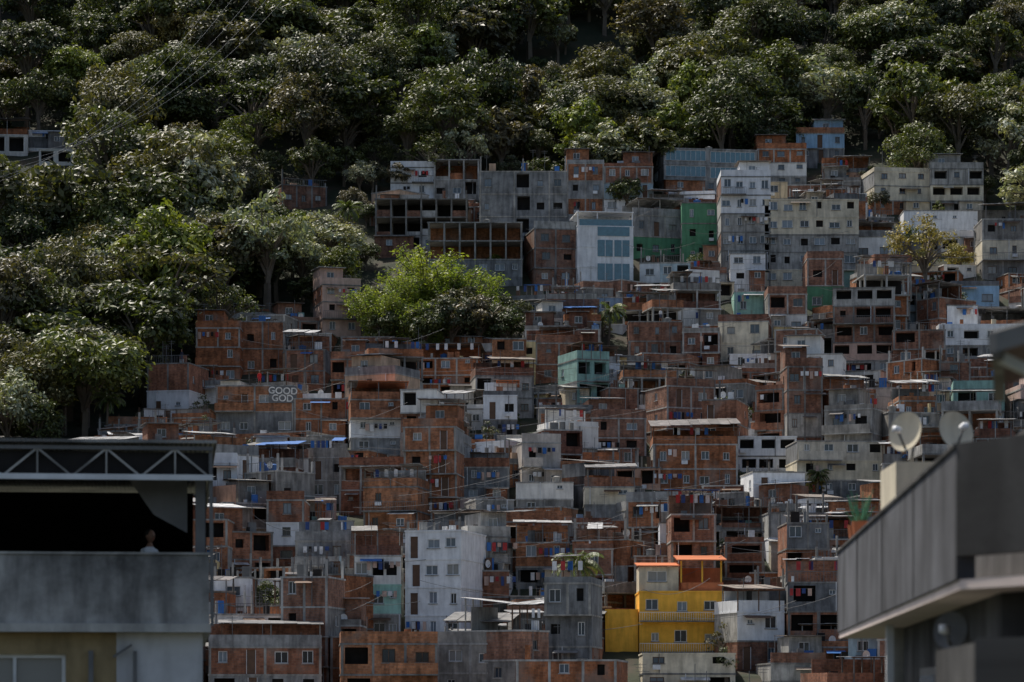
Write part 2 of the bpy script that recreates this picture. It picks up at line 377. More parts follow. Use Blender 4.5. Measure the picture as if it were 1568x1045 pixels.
mb = MB()
mb.cyl(0, 0, 0, .8, .52, .62, 14, 0); mb.cyl(0, 0, .8, .86, .67, .67, 14, 0); mb.cyl(0, 0, .86, 1.0, .6, .2, 14, 0); mb.cyl(0, 0, 1.0, 1.06, .2, .18, 10, 0)
def tank_mesh(nm, matt):
    me = bpy.data.meshes.new(nm); me.from_pydata(mb.v, [], mb.f); me.materials.append(matt); return me
TANKS = [tank_mesh('water_tank_blue', MATS[BLUE]), tank_mesh('water_tank_blue', MATS[BLUE]), tank_mesh('water_tank_grey', MATS[CONC])]
def dish_mesh(r, fm=WHITE, bm_=CONC):
    d = MB(); n = 24; rings = 6
    for side_ in (0, .012):
        base_i = len(d.v)
        for k in range(rings+1):
            rr = r*k/rings
            for a in range(n):
                t = 2*math.pi*a/n; d.v.append((rr*math.cos(t), -side_-.28*r*(rr/r)**2, rr*math.sin(t)*1.08))
        for k in range(rings):
            for a in range(n):
                b_ = (a+1) % n; d.f.append((base_i+k*n+a, base_i+k*n+b_, base_i+(k+1)*n+b_, base_i+(k+1)*n+a)); d.m.append(bm_ if side_ == 0 else fm)
    d.beam((0, 0, -r), (0, -r*1.0, -r*.15), .012, METAL); d.box(-.035, .035, -r*1.0-.08, -r*1.0+.03, -r*.15-.03, -r*.15+.04, FRAME)
    d.beam((0, .0, 0), (0, .12, -.05), .03, METAL); d.cyl(0, .14, -r*1.7, 0, .022, .022, 8, METAL)
    me = d.mesh('satellite_dish')
    for f in me.polygons: f.use_smooth = True
    return me
DISH = dish_mesh(.36)

heroes = []
def hero(name, l, r, top, base, codes, roof='para', yaw=0, d=8, bring=0, **kw):
    rng = random.Random(l*7919+r*31+top)
    bx = (l+r)/2; Y = range_at(bx, base)-bring; X = (bx-HX)/F*Y
    yr = math.radians(yaw); w = (r-l)/F*Y/math.cos(yr); H = (base-top)/F*Y; Z = (HY-base)/F*Y
    mb = house(w, d, codes, H/len(codes), roof, rng, skirt=5.5, **kw)
    add(name, mb.mesh(name), (X, Y, Z), yr)
    heroes.append(dict(l=l, r=r, base=base, top=top, Y=Y, X=X, w=w, d=d, H=H, Z=Z))
    return X, Y, Z, w, H
# ---- upper tier
hero('white_house', -20, 42, 206, 240, 'w', 'shed', 5, 8, voidp=.5, bays=2); hero('white_house', 38, 108, 200, 228, 'w', 'flat', 5, 8, dens=.2, slabm=WHITE); hero('white_house', 60, 112, 228, 256, 'w', 'flat', 5, 6, voidp=.9)
hero('brick_house', 432, 500, 284, 318, 'b', 'col', 20, 7)
hero('white_house', 598, 664, 256, 304, 'ww', 'para', 0, 8, balc=.8)
hero('unfinished_concrete_frame_building', 664, 734, 244, 306, 'cf', 'flat', 0, 9)
hero('concrete_apartment_building', 734, 868, 262, 400, 'cccc', 'col', 0, 10, dens=.6)
hero('unfinished_concrete_frame_building', 574, 716, 304, 388, 'cff', 'col', 0, 10, bays=6)
hero('unfinished_concrete_frame_building', 655, 800, 340, 425, 'cff', 'flat', 0, 9, bays=6, bring=4)
hero('brick_house', 818, 884, 350, 440, 'bbb', 'para', 10, 8)
hero('brick_house', 868, 925, 250, 330, 'bcb', 'half', 0, 8)
hero('painted_house', 925, 1000, 255, 330, 'wpb', 'half', 0, 8, balc=.5)
hero('modern_glazed_house', 1016, 1160, 228, 300, 'cGG', 'flat', 8, 12)
hero('dark_green_apartment_building', 1044, 1104, 310, 405, 'ggg', 'flat', 0, 8, ww=.9)
hero('painted_house', 968, 1044, 330, 395, 'gc', 'shed', 15, 9)
hero('white_apartment_building', 1104, 1180, 270, 440, 'ccccww', 'half', 0, 9, bays=4, voidp=.1)
hero('cream_apartment_building', 1171, 1315, 305, 440, 'eccee', 'flat', 0, 10, bays=6, dens=.92, voidp=0)
hero('light_blue_house', 1219, 1293, 204, 250, 'cl', 'half', 0, 8, voidp=.3)
hero('white_house', 1160, 1235, 228, 290, 'cwb', 'half', 0, 8)
hero('concrete_apartment_building', 1338, 1425, 262, 330, 'bee', 'para', 8, 8)
hero('cream_house', 1425, 1506, 258, 332, 'cec', 'half', 0, 8, voidp=.3)
hero('white_house', 1384, 1506, 322, 350, 'w', 'flat', 0, 8, voidp=.4, bring=3)
hero('concrete_apartment_building', 1504, 1600, 335, 430, 'cec', 'shed', 0, 8, bays=3)
hero('white_house', 1305, 1372, 362, 400, 'w', 'shed', 0, 7)
hero('white_house', 1118, 1172, 388, 438, 'ww', 'flat', 0, 7, balc=.9, bring=3)
hero('mint_house', 1124, 1186, 446, 486, 'm', 'para', 0, 7)
hero('brick_house', 1176, 1236, 450, 512, 'wb', 'para', 0, 7)
hero('brick_house', 1236, 1292, 396, 478, 'gb', 'para', 0, 7)
hero('brick_apartment_building', 1276, 1370, 440, 580, 'ckbbc', 'flat', -6, 9, bays=3, voidp=.4)
hero('light_blue_house', 1456, 1530, 436, 474, 'l', 'para', 0, 7)
hero('cream_house', 1100, 1176, 492, 556, 'ee', 'para', -8, 7, dens=.5)
hero('white_house', 1438, 1600, 502, 555, 'cw', 'para', 0, 7)
X7, Y7, Z7, w7, H7 = hero('modern_white_house', 884, 970, 346, 440, 'www', 'flat', 7, 11, dens=0, bays=1, slabm=WHITE, clutter=0, balc=0, side=False)
# ---- middle tier
hero('pink_apartment_tower', 494, 552, 436, 515, 'kkk', 'half', 14, 7, bays=2, dens=.95, ww=.8)
hero('brick_house', 224, 290, 556, 640, 'wb', 'para', -12, 8)
hero('brick_house', 300, 368, 502, 590, 'bbb', 'half', 0, 8, over=.2)
hero('brick_house', 368, 436, 492, 575, 'bb', 'para', 4, 8)
hero('brick_house', 436, 498, 535, 600, 'bb', 'shed', -5, 7)
hero('brick_house', 634, 732, 548, 600, 'bb', 'shed', -4, 8)
hero('brick_house', 820, 892, 525, 590, 'bb', 'shed', 0, 7, voidp=.4)
hero('brick_house', 963, 1045, 492, 552, 'bb', 'flat', 0, 7, dens=.95)
hero('brick_house', 1045, 1102, 508, 570, 'bb', 'para', -5, 7)
hero('white_house', 537, 622, 612, 700, 'cwb', 'shed', 5, 8, over=.3)
hero('white_house', 740, 792, 605, 680, 'cw', 'shed', 0, 7)
hero('brick_house', 450, 534, 610, 672, 'bb', 'para', 0, 8)
GX = hero('brick_house', 330, 450, 590, 670, 'cb', 'flat', -4, 8, dens=.5, bays=4, clutter=.3)
hero('white_arcade_house', 1130, 1220, 668, 728, 'ww', 'flat', 0, 8, voidp=.7, bring=0)
hero('white_tower_house', 1128, 1152, 628, 668, 'w', 'flat', 0, 4)
hero('cream_house', 1220, 1356, 675, 765, 'cep', 'flat', 4, 8, dens=.9)
hero('brick_house', 1000, 1130, 680, 755, 'bb', 'shed', 0, 8, dens=.9)
hero('brick_house', 905, 990, 640, 700, 'bb', 'half', 6, 8)
hero('concrete_house', 790, 878, 738, 790, 'cw', 'flat', 0, 8)
hero('concrete_house', 895, 972, 745, 800, 'ce', 'shed', 0, 8, dens=.95)
hero('concrete_house', 705, 780, 715, 775, 'cc', 'shed', 0, 8)
hero('concrete_house', 470, 530, 700, 770, 'cc', 'shed', 0, 8)
hero('brick_house', 408, 466, 765, 870, 'bwb', 'para', 0, 8)
hero('brick_house', 556, 640, 745, 820, 'bb', 'shed', -10, 8)
# ---- lower tier
hero('white_apartment_building', 620, 706, 812, 985, 'wwww', 'col', -14, 12, bays=3, voidp=0, dens=.97, slabm=WHITE, ww=1.0, clutter=.2, side=False)
hero('mint_house', 543, 614, 850, 985, 'cmw', 'shed', 3, 8, bays=3, dens=.9, balc=0)
yh_i = len(heroes)
hero('yellow_house', 979, 1108, 905, 1000, 'yy', 'flat', 0, 9, bays=3, balc=0, voidp=0, dens=1, slabm=YEL, clutter=.1)
hero('cream_house', 984, 1126, 1000, 1062, 'ee', 'flat', 0, 8, balc=0)
hero('blue_grey_house', 668, 772, 985, 1075, 'cc', 'shed', -8, 8, bring=6)
hero('brick_house', 522, 670, 985, 1080, 'bb', 'para', 4, 8, bring=10, dens=.7)
hero('brick_house', 790, 944, 1010, 1090, 'bb', 'para', -8, 9, bring=12, dens=.7)
hero('brick_house', 320, 492, 990, 1075, 'cb', 'shed', 5, 9, bring=8, dens=.9)
hero('brick_house', 790, 872, 830, 905, 'cb', 'shed', 0, 8, dens=.9)
hero('brick_house', 1110, 1170, 830, 890, 'bb', 'para', 0, 7)
hero('cream_house', 1180, 1265, 1015, 1070, 'wc', 'half', 5, 8)
yh = heroes[yh_i]
mbx = MB(); w = yh['w']; H = yh['H']
mbx.wall((-w/2, .6), (1, 0), (0, -1), w*.47, 0, 2.3, [(.8, 2.6, .9, 1.9, 'win')], CREAM); mbx.wall((-w/2+w*.47, .6), (0, 1), (1, 0), 6, 0, 2.3, [], CREAM); mbx.wall((-w/2, 6.6), (0, -1), (-1, 0), 6, 0, 2.3, [], CREAM)
mbx.sheet(-w/2-.2, -w/2+w*.5, .2, 7, 2.31, 2.9, .1, ORANGE)
mbx.box(-w/2+w*.47+.2, w/2, 3, 3.15, 0, 2.3, ORANGE); mbx.sheet(-w/2+w*.45, w/2+.3, -.2, 7, 2.85, 3.6, .1, ORANGE)
mbx.box(-w/2+w*.5, w/2, .3, .42, 0, .8, ORANGE)
for x in (-.0, w*.25, w/2-.2): mbx.box(x-.08, x+.08, .4, .56, .8, 2.85, YEL)
for z in (-H/2, -H):
    mbx.box(-w/2, w/2, -.9, -.08, z-.02, z+.10, SLAB); mbx.box(-w/2, w/2, -.9, -.86, z+.85, z+.9, FRAME)
    for k in range(int(w/.22)): mbx.box(-w/2+k*.22, -w/2+k*.22+.03, -.89, -.87, z+.1, z+.85, FRAME)
mbx.box(-w/2-3.2, -w/2-.08, .5, 5, -H-3, -H/2+1.2, YEL)
add('yellow_house', mbx.mesh('yellow_house'), (yh['X'], yh['Y'], yh['Z']+H))
mbx = MB(); fh = H7/3
for k in range(2):
    for j in range(2):
        x0 = -w7/2+w7*(.36+.3*j); mbx.box(x0, x0+w7*.27, -.09, -.065, fh*(k*1.15+.35), fh*(k*1.15+1.15), GLZ)
        mbx.box(x0+w7*.27*.5-.04, x0+w7*.27*.5+.04, -.12, -.095, fh*(k*1.15+.35), fh*(k*1.15+1.15), FRAME)
mbx.box(-w7/2+w7*.36, -w7/2+w7*.93, -.09, -.065, fh*2.5, fh*2.95, GLZ)
for x in (-w7/2+.1, -w7/2+w7*.36, w7/2-.1): mbx.box(x-.08, x+.08, .2, .36, H7, H7+1.9, WHITE)
mbx.box(-w7/2, w7/2, 4, 4.15, H7, H7+1.9, WHITE); mbx.box(-w7/2, w7/2+.05, .0, 8, H7+1.9, H7+2.03, WHITE); mbx.box(-w7/2+.3, w7/2-.2, .1, .14, H7, H7+.9, GLZ)
add('modern_white_house', mbx.mesh('glazing_and_roof_terrace'), (X7, Y7, Z7), math.radians(7))

protect = []
for (l, r_, e) in ((556, 780, 528), (858, 915, 935), (915, 948, 512), (1385, 1470, 420), (398, 440, 935)):
    protect.append(dict(l=l, r=r_, base=e, Y=range_at((l+r_)/2, e)+2))

poly = [(-80,1400),(-80,740),(120,715),(215,660),(225,628),(300,580),(350,530),(430,500),(480,515),(552,560),(560,548),(800,530),(800,450),(560,415),(565,350),(600,315),(870,310),(1000,310),(1010,290),(1230,275),(1292,262),(1340,310),(1500,320),(1510,370),(1750,370),(1750,1400)]
def inside(px, py, P=poly):
    c = False; j = len(P)-1
    for i in range(len(P)):
        if (P[i][1] > py) != (P[j][1] > py) and px < (P[j][0]-P[i][0])*(py-P[i][1])/(P[j][1]-P[i][1])+P[i][0]: c = not c
        j = i
    return c
nh = 0
spots = []
y = 246.0
while y < 500:
    xr = y*.19+4; x = -xr+R.uniform(0, 4)
    while x < xr:
        w = R.uniform(3.8, 7.4); cx = x+w/2; cy = y+R.uniform(-2, 2); x += w+(R.uniform(-.2, .3) if R.random() < .86 else R.uniform(.6, 1.8))
        z = float(terr(cx, cy)); px, py = seen(cx, cy, z)
        if not inside(px, py): continue
        d = R.uniform(5, 7)
        if any(abs(cx-h['X']) < (w+h['w'])/2-.9 and cy+d > h['Y']+1.2 and cy < h['Y']+h['d']*.7 for h in heroes): continue
        fh = R.uniform(2.45, 2.85); n = R.choices([1, 2, 3, 4], [.16, .46, .31, .07])[0]
        half = w/2*F/cy; lim = 99.0
        for h in heroes+protect:
            ov = min(px+half, h['r'])-max(px-half, h['l'])
            if h['Y'] > cy-1 and h['base'] > py-150 and ov > .2*2*half:
                lim = min(lim, (HY-(h['base']-14))/F*cy-z)
        if not inside(px, py-75): lim = min(lim, 5.8)     # the uppermost houses at the forest edge are low
        if lim < .6:
            spots.append((cx, cy, z)); continue
        roof = R.choices(['shed', 'para', 'half', 'col'], [.42, .29, .18, .11])[0]
        if n*fh > lim:
            n = max(1, int(lim/fh)); fh = min(fh, lim/n)
        if lim-n*fh < 2.6 and roof in ('shed', 'half'):
            if n > 1: n -= 1
            else: roof = 'para' if lim-n*fh > 1 else 'flat'
        if lim-n*fh < 1 and roof != 'flat': roof = 'flat' if roof in ('para', 'col') else roof
        t = R.random()
        if t < .62: cs = 'b'*n
        elif t < .73: cs = 'c'*n
        elif t < .79: cs = 'w'*n
        elif t < .89: cs = 'p'*n
        else: cs = ''.join(R.choice('bcbwp') for _ in range(n))
        if R.random() < .35: cs = cs[:-1]+R.choice('bbcwp')
        if R.random() < .08: cs = cs[:-1]+'f'
        nm = {'b': 'brick_house', 'c': 'concrete_house', 'w': 'white_house', 'p': 'painted_house', 'f': 'unfinished_house'}[cs[0]]
        yaw = math.radians(R.gauss(0, 11) if R.random() < .72 else R.gauss(0, 28))
        mbh = house(w, d, cs, fh, roof, R, skirt=4.5, over=R.choice([0, 0, .25, .45, .7]), voidp=R.choice([.06, .15, .3]), dens=R.uniform(.5, .82), balc=.22)
        add(nm, mbh.mesh(nm), (cx, cy, z), yaw); nh += 1
        if lim-n*fh > 1.2 and R.random() < .3:
            tx, ty = R.uniform(-w/2+.7, w/2-.7), R.uniform(1, 3)
            for q in range(R.choice([1, 1, 2])):
                tx2 = tx+1.4*q
                gx = cx+tx2*math.cos(yaw)-ty*math.sin(yaw); gy = cy+tx2*math.sin(yaw)+ty*math.cos(yaw)
                if abs(tx2) < w/2: add('water_tank', R.choice(TANKS), (gx, gy, z+n*fh+.002), R.random()*6, R.uniform(.7, .95))
        if lim-n*fh > 1.2 and R.random() < .3:
            tx = R.uniform(-w/2+.3, w/2-.3)
            gx = cx+tx*math.cos(yaw)-.3*math.sin(yaw); gy = cy+tx*math.sin(yaw)+.3*math.cos(yaw)
            add('satellite_dish', DISH, (gx, gy, z+n*fh+.62), R.uniform(-.6, .9))
    y += R.uniform(4.6, 5.6)
for h in heroes[6:]:
    if R.random() < .4:
        add('water_tank', R.choice(TANKS), (h['X']+R.uniform(-h['w']*.3, h['w']*.3), h['Y']+3, h['Z']+h['H']+.002), 0, .85)
print('houses', nh, 'gaps', len(spots))

# ------------------------------------------------------------------ vegetation
def leaf_mat(name, cols, trans=.25):
    m, nt, b, out = new_mat(name); N = nt.nodes.new; L = nt.links.new
    oi = N('ShaderNodeObjectInfo'); r = ramp(nt, [(i/max(1, len(cols)-1), c) for i, c in enumerate(cols)]); L(oi.outputs['Random'], r.inputs[0])
    g = N('ShaderNodeNewGeometry'); r2 = ramp(nt, [(0, .45), (1, 1.4)]); L(g.outputs['Random Per Island'], r2.inputs[0])
    c = mixc(nt, 'MULTIPLY', 1, r.outputs[0], r2.outputs[0])
    tc = N('ShaderNodeTexCoord'); n = N('ShaderNodeTexNoise'); n.inputs['Scale'].default_value = .5; L(tc.outputs['Object'], n.inputs['Vector'])
    r3 = ramp(nt, [(.35, (.7,.78,.85)), (.65, (1.2,1.1,.85))]); L(n.outputs[0], r3.inputs[0]); c = mixc(nt, 'MULTIPLY', 1, c, r3.outputs[0])
    L(c, b.inputs['Base Color']); b.inputs['Roughness'].default_value = .48; b.inputs['Specular IOR Level'].default_value = .4
    t = N('ShaderNodeBsdfTranslucent'); c2 = mixc(nt, 'MULTIPLY', 1, c, (1.25, 1.3, .5)); L(c2, t.inputs[0])
    mx = N('ShaderNodeMixShader'); mx.inputs[0].default_value = trans; L(b.outputs[0], mx.inputs[1]); L(t.outputs[0], mx.inputs[2]); L(mx.outputs[0], out.inputs[0])
    return m
BARK = flat_mat('tree_bark', (.16,.13,.10), .9)
LEAF = leaf_mat('rainforest_foliage', [(.05,.07,.026),(.10,.12,.035),(.06,.08,.04),(.12,.135,.04),(.055,.075,.03),(.11,.115,.075),(.13,.11,.065),(.075,.10,.032),(.14,.13,.055),(.065,.085,.032),(.14,.165,.045),(.06,.075,.045)])
LBR = leaf_mat('bright_foliage', [(.19,.23,.05),(.22,.26,.06)], .3)
LPALE = leaf_mat('pale_foliage', [(.26,.29,.19),(.38,.39,.30)], .2)
LYEL = leaf_mat('yellowing_foliage', [(.27,.22,.08),(.28,.24,.08)], .3)
LBAM = leaf_mat('bamboo_foliage', [(.25,.30,.06),(.20,.26,.055)], .4)
LPALM = leaf_mat('palm_foliage', [(.11,.15,.05),(.12,.16,.05)], .25)
def leaves(rs, cen, rad, n, size, squash=.8, down=.15):
    k = len(cen); N = k*n
    c = np.repeat(cen, n, 0); rr = np.repeat(rad, n)
    d = rs.normal(size=(N, 3)); d /= np.linalg.norm(d, axis=1)[:, None]
    fl = (d[:, 2] < -.1) & (rs.rand(N) > down); d[fl, 2] *= -1
    p = c+d*(rr*rs.uniform(.55, 1.2, N))[:, None]*np.array([1, 1, squash])
    nn = d+rs.normal(size=(N, 3))*.5+np.array([0, -.1, .3]); nn /= np.linalg.norm(nn, axis=1)[:, None]
    t = np.cross(nn, rs.normal(size=(N, 3))); t /= np.linalg.norm(t, axis=1)[:, None]; b_ = np.cross(nn, t)
    s = size*rs.uniform(.5, 1.3, N)[:, None]
    q = np.stack([p-t*s, p-b_*s*.5+nn*s*.12, p+t*s, p+b_*s*.5+nn*s*.12], 1)
    return q.reshape(-1, 3)
def veg_mesh(name, wood, lv, lm):
    nv = len(wood.v); verts = wood.v+[tuple(a) for a in lv.tolist()]
    nl = len(lv)//4; faces = wood.f+[(nv+4*i, nv+4*i+1, nv+4*i+2, nv+4*i+3) for i in range(nl)]
    me = bpy.data.meshes.new(name); me.from_pydata(verts, [], faces); me.materials.append(BARK); me.materials.append(lm)
    me.polygons.foreach_set('material_index', [0]*len(wood.f)+[1]*nl); me.update(); return me
def tree_mesh(name, seed, r=4.5, h=9.0, k=38, n=115, size=.30, lm=None, flat=.62, crc=(.6, 1.7), gap=0):
    rs = np.random.RandomState(seed); cen = []
    sx, sy = rs.uniform(.8, 1.15, 2)
    while len(cen) < k:
        p = rs.uniform(-1, 1, 3)
        if p @ p > 1 or p[2] < -.5 or p @ p < .2+gap: continue
        cen.append((p[0]*r*.88*sx, p[1]*r*.88*sy, h-r*flat+p[2]*r*flat*.95+rs.uniform(-.7, .7)))
    cen = np.array(cen); rad = rs.uniform(*crc, k)*r/4.5
    wd = MB(); t = h-r*flat*1.3; wd.beam((0, 0, -2), (.15, .1, t*.55), .3, 0, .22); wd.beam((.15, .1, t*.55), (0, .2, t+.3), .22, 0, .13)
    for c in cen[::2]:
        mid = (c[0]*.45, c[1]*.45, t*.7+c[2]*.3); wd.beam((.1, .1, t*rs.uniform(.55, .9)), mid, .12, 0, .08); wd.beam(mid, tuple(c), .08, 0, .03)
    return veg_mesh(name, wd, leaves(rs, cen, rad, n, size), lm or LEAF)
PROTO = [tree_mesh('broadleaf_tree', 1), tree_mesh('broadleaf_tree', 2, 4.2, 10, 34, 120, .28, flat=.8), tree_mesh('broadleaf_tree', 3, 5.2, 9, 50, 105, .28, flat=.5),
         tree_mesh('broadleaf_tree', 4, 3.6, 9.5, 26, 120, .34, flat=.95), tree_mesh('broadleaf_tree', 5, 4.8, 8.5, 44, 95, .25, flat=.6, gap=.15),
         tree_mesh('broadleaf_tree', 6, 4.6, 10.5, 30, 160, .24, flat=.75, crc=(1.0, 2.0)), tree_mesh('broadleaf_tree', 7, 4.4, 8.0, 54, 65, .38, flat=.7, crc=(.5, 1.2)),
         tree_mesh('sparse_tree', 8, 4.6, 10.0, 44, 34, .25, flat=.7, crc=(.6, 1.1), gap=.2), tree_mesh('broadleaf_tree', 9, 5.0, 11, 48, 95, .26, flat=.55, crc=(.5, 1.5), gap=.1)]
PB = [tree_mesh('bright_tree', 11, lm=LBR), tree_mesh('pale_tree', 12, 4.6, 9.5, 40, 70, .28, lm=LPALE, crc=(.6, 1.4)), tree_mesh('pale_tree', 14, 4.0, 8.5, 30, 70, .28, lm=LPALE, crc=(.6, 1.3), gap=.1)]
forest = bpy.data.objects.new('forest', None); COL.objects.link(forest)
nt_ = 0; yy = 318.0
while yy < 622:
    sp = 5.3+(yy-318)*.004; x = -(yy*.185+9)
    while x < yy*.185+9:
        tx = x+R.uniform(-2.5, 2.5); ty = yy+R.uniform(-2.5, 2.5); x += sp
        z = float(terr(tx, ty)); px, py = seen(tx, ty, z)
        if inside(px, py) or inside(px, py-14) or (535 < px < 810 and 390 < py < 600) or (px > 540 and py > 400): continue
        pi = R.choices(range(9), [5, 5, 5, 4, 4, 5, 4, 3, 4])[0]
        s = R.choice([.5, .6, .75, .9, 1.05, 1.25, 1.5])
        if px < 330 and py > 300: s *= 1.15
        sz = R.uniform(.85, 1.2)
        for h in heroes:
            if h['Y'] > ty-1 and h['l']-45 < px < h['r']+45 and py > h['top']-10:
                room = (HY-h['base']-0)/F*ty-z+.6
                if room < 14: s = min(s, room/(11*sz))
        if s < .22: continue
        pm = PROTO[pi]; q = R.random()
        if q < .03: pm = PB[0]
        elif q < .11: pm = PB[R.choice([1, 2])]
        add('tree', pm, (tx, ty, z-.6), R.random()*6.28, (s*R.uniform(.85, 1.2), s*R.uniform(.85, 1.2), s*sz), forest); nt_ += 1
    yy += sp*.9
print('trees', nt_)
def at(b, e, up=0.0):
    Y = range_at(b, e); X = (b-HX)/F*Y; return (X, Y, float(terr(X, Y))+up)
big = dict(r=5.5, h=11, k=60, n=110, size=.28)
for (b_, e_, lm, sc, sd) in ((112, 185, LBR, 1.0, 21), (462, 465, LPALE, .72, 22), (470, 185, LPALE, .8, 24), (560, 140, LBR, .7, 26), (400, 190, LPALE, .85, 29), (860, 230, LBR, .6, 33), (1170, 120, LBR, .6, 36), (740, 40, LPALE, .8, 37), (270, 110, LYEL, .8, 41), (150, 480, LYEL, 1.0, 43)):
    add('broadleaf_tree', tree_mesh('broadleaf_tree', sd, lm=lm, **big), at(b_, e_, .3), 0, sc)
def openTree(b_, e_, sc, sd, lm, n=45):
    add('yellowing_tree', tree_mesh('yellowing_tree', sd, 5.5, 9.5, 60, n, .2, lm, .6, (.5, .95), .1), at(b_, e_, -.3), 0, sc)
openTree(1415, 455, 1.15, 51, LYEL); openTree(300, 480, 1.1, 52, LEAF, 22); openTree(160, 520, 1.1, 53, LEAF, 20)
for (b_, e_, sc, lm) in ((960, 330, .7, LEAF), (1215, 560, .5, LYEL), (985, 260, .7, LEAF), (735, 545, .95, LEAF), (770, 548, .8, LEAF), (690, 545, .9, LEAF), (650, 550, .8, LEAF), (410, 945, .42, LEAF), (430, 960, .4, LEAF), (1245, 765, .35, LYEL), (1345, 330, .5, LEAF), (590, 545, .7, LEAF), (570, 520, .8, LEAF), (640, 420, .45, LEAF), (560, 415, .5, LEAF), (520, 400, .6, LEAF), (755, 425, .4, LBR), (500, 960, .3, LEAF), (330, 1010, .3, LBR), (1470, 420, .5, LYEL), (710, 530, .9, LEAF), (780, 520, .7, LEAF), (540, 330, .5, LEAF), (560, 350, .45, LEAF), (570, 300, .6, LEAF)):
    add('broadleaf_tree', tree_mesh('broadleaf_tree', int(b_+e_), lm=lm), at(b_, e_, -.8), 0, sc)
def bamboo_mesh(seed, h=12, spread=4.5, n=34):
    rs = np.random.RandomState(seed); wd = MB(); L_ = []
    for i in range(n):
        a = rs.rand()*6.28; hh = h*rs.uniform(.6, 1.05); sp_ = spread*rs.uniform(.2, 1); p0 = np.array([rs.uniform(-.9, .9), rs.uniform(-.9, .9), -1]); pts = []
        for t in np.linspace(0, 1, 9):
            o = sp_*t**2.2; pts.append(p0+np.array([math.cos(a)*o, math.sin(a)*o, (hh+1)*(t-.18*t**4)]))
        for p, q in zip(pts, pts[1:]): wd.beam(tuple(p), tuple(q), .05, 0, .04)
        for p, q in list(zip(pts, pts[1:]))[2:]:
            for _ in range(5):
                c = p+(q-p)*rs.rand()+rs.normal(size=3)*.35
                m_ = 9; d = rs.normal(size=(m_, 3)); d[:, 2] = -abs(d[:, 2])*.5; d /= np.linalg.norm(d, axis=1)[:, None]
                u = np.cross(d, rs.normal(size=(m_, 3))); u /= np.linalg.norm(u, axis=1)[:, None]
                st = c+rs.normal(size=(m_, 3))*.25; s = rs.uniform(.3, .6, m_)[:, None]
                L_.append(np.stack([st, st+d*s*.5+u*s*.16, st+d*s, st+d*s*.5-u*s*.16], 1).reshape(-1, 3))
    return veg_mesh('bamboo_clump', wd, np.concatenate(L_), LBAM)
BB = [bamboo_mesh(1), bamboo_mesh(2, 11, 5.0), bamboo_mesh(3, 10, 4.0)]
for i, (b_, e_, sc) in enumerate(((612, 530, .95), (650, 510, 1.2), (690, 515, 1.15), (590, 540, .8), (728, 515, .9), (660, 545, .8), (625, 545, .75), (575, 535, .85), (755, 525, .7))):
    add('bamboo_clump', BB[i % 3], at(b_, e_), i*1.3, sc)
def palm_mesh(seed, h, fl):
    rs = np.random.RandomState(seed); wd = MB(); L_ = []
    for i in range(6): wd.cyl(.05*i, 0, h*i/6-(2 if i == 0 else 0), h*(i+1)/6, .2-.015*i, .19-.015*i, 8, 0)
    for i in range(24):
        a = i*2.4; el = rs.uniform(-.2, 1.25); pts = []; p = np.array([.25, 0, h])
        for t in range(9):
            e = el-t*.2; pts.append(p.copy()); p = p+fl/9*np.array([math.cos(a)*math.cos(e), math.sin(a)*math.cos(e), math.sin(e)])
        for p, q in zip(pts, pts[1:]):
            wd.beam(tuple(p), tuple(q), .025, 0)
            dr = (q-p)/np.linalg.norm(q-p); sd = np.array([-math.sin(a), math.cos(a), 0])
            for f_ in (0, .2, .4, .6, .8):
                for sg in (-1, 1):
                    s0 = p+(q-p)*f_; d = sd*sg*.8+dr*.5+np.array([0, 0, -.45-rs.rand()*.4]); d /= np.linalg.norm(d); ln = fl*.22
                    L_.append(np.array([s0-dr*.06, s0+d*ln*.5+dr*.09, s0+d*ln, s0+dr*.06]))
    return veg_mesh('palm_tree', wd, np.concatenate(L_), LPALM)
add('palm_tree', palm_mesh(1, 7.0, 3.2), at(882, 980)); add('palm_tree', palm_mesh(2, 4.5, 2.8), at(932, 530)); add('palm_tree', palm_mesh(3, 6.0, 2.6), at(162, 690)); add('palm_tree', palm_mesh(4, 7, 2.8), at(530, 395)); add('palm_tree', palm_mesh(5, 3, 1.6), at(1250, 770))
SH = [tree_mesh('shrub', 61, 2.2, 2.6, 12, 60, .2, LEAF, .6, (1.2, 2.2)), tree_mesh('shrub', 62, 1.8, 2.6, 10, 60, .18, LEAF, .7, (1.2, 2.0))]
for (x, y_, z) in spots:
    if R.random() < .8: add('shrub', R.choice(SH), (x, y_+1, z-.7), R.random()*6, (R.uniform(.8, 1.3), .9, R.uniform(.5, .8)))
for _ in range(90):
    yv = R.uniform(262, 460); xv = R.uniform(-.17, .17)*yv; z = float(terr(xv, yv)); px, py = seen(xv, yv, z)
    if inside(px, py): add('shrub', R.choice(SH), (xv, yv, z+R.uniform(0, 2.0)), R.random()*6, R.uniform(.5, 1.0))

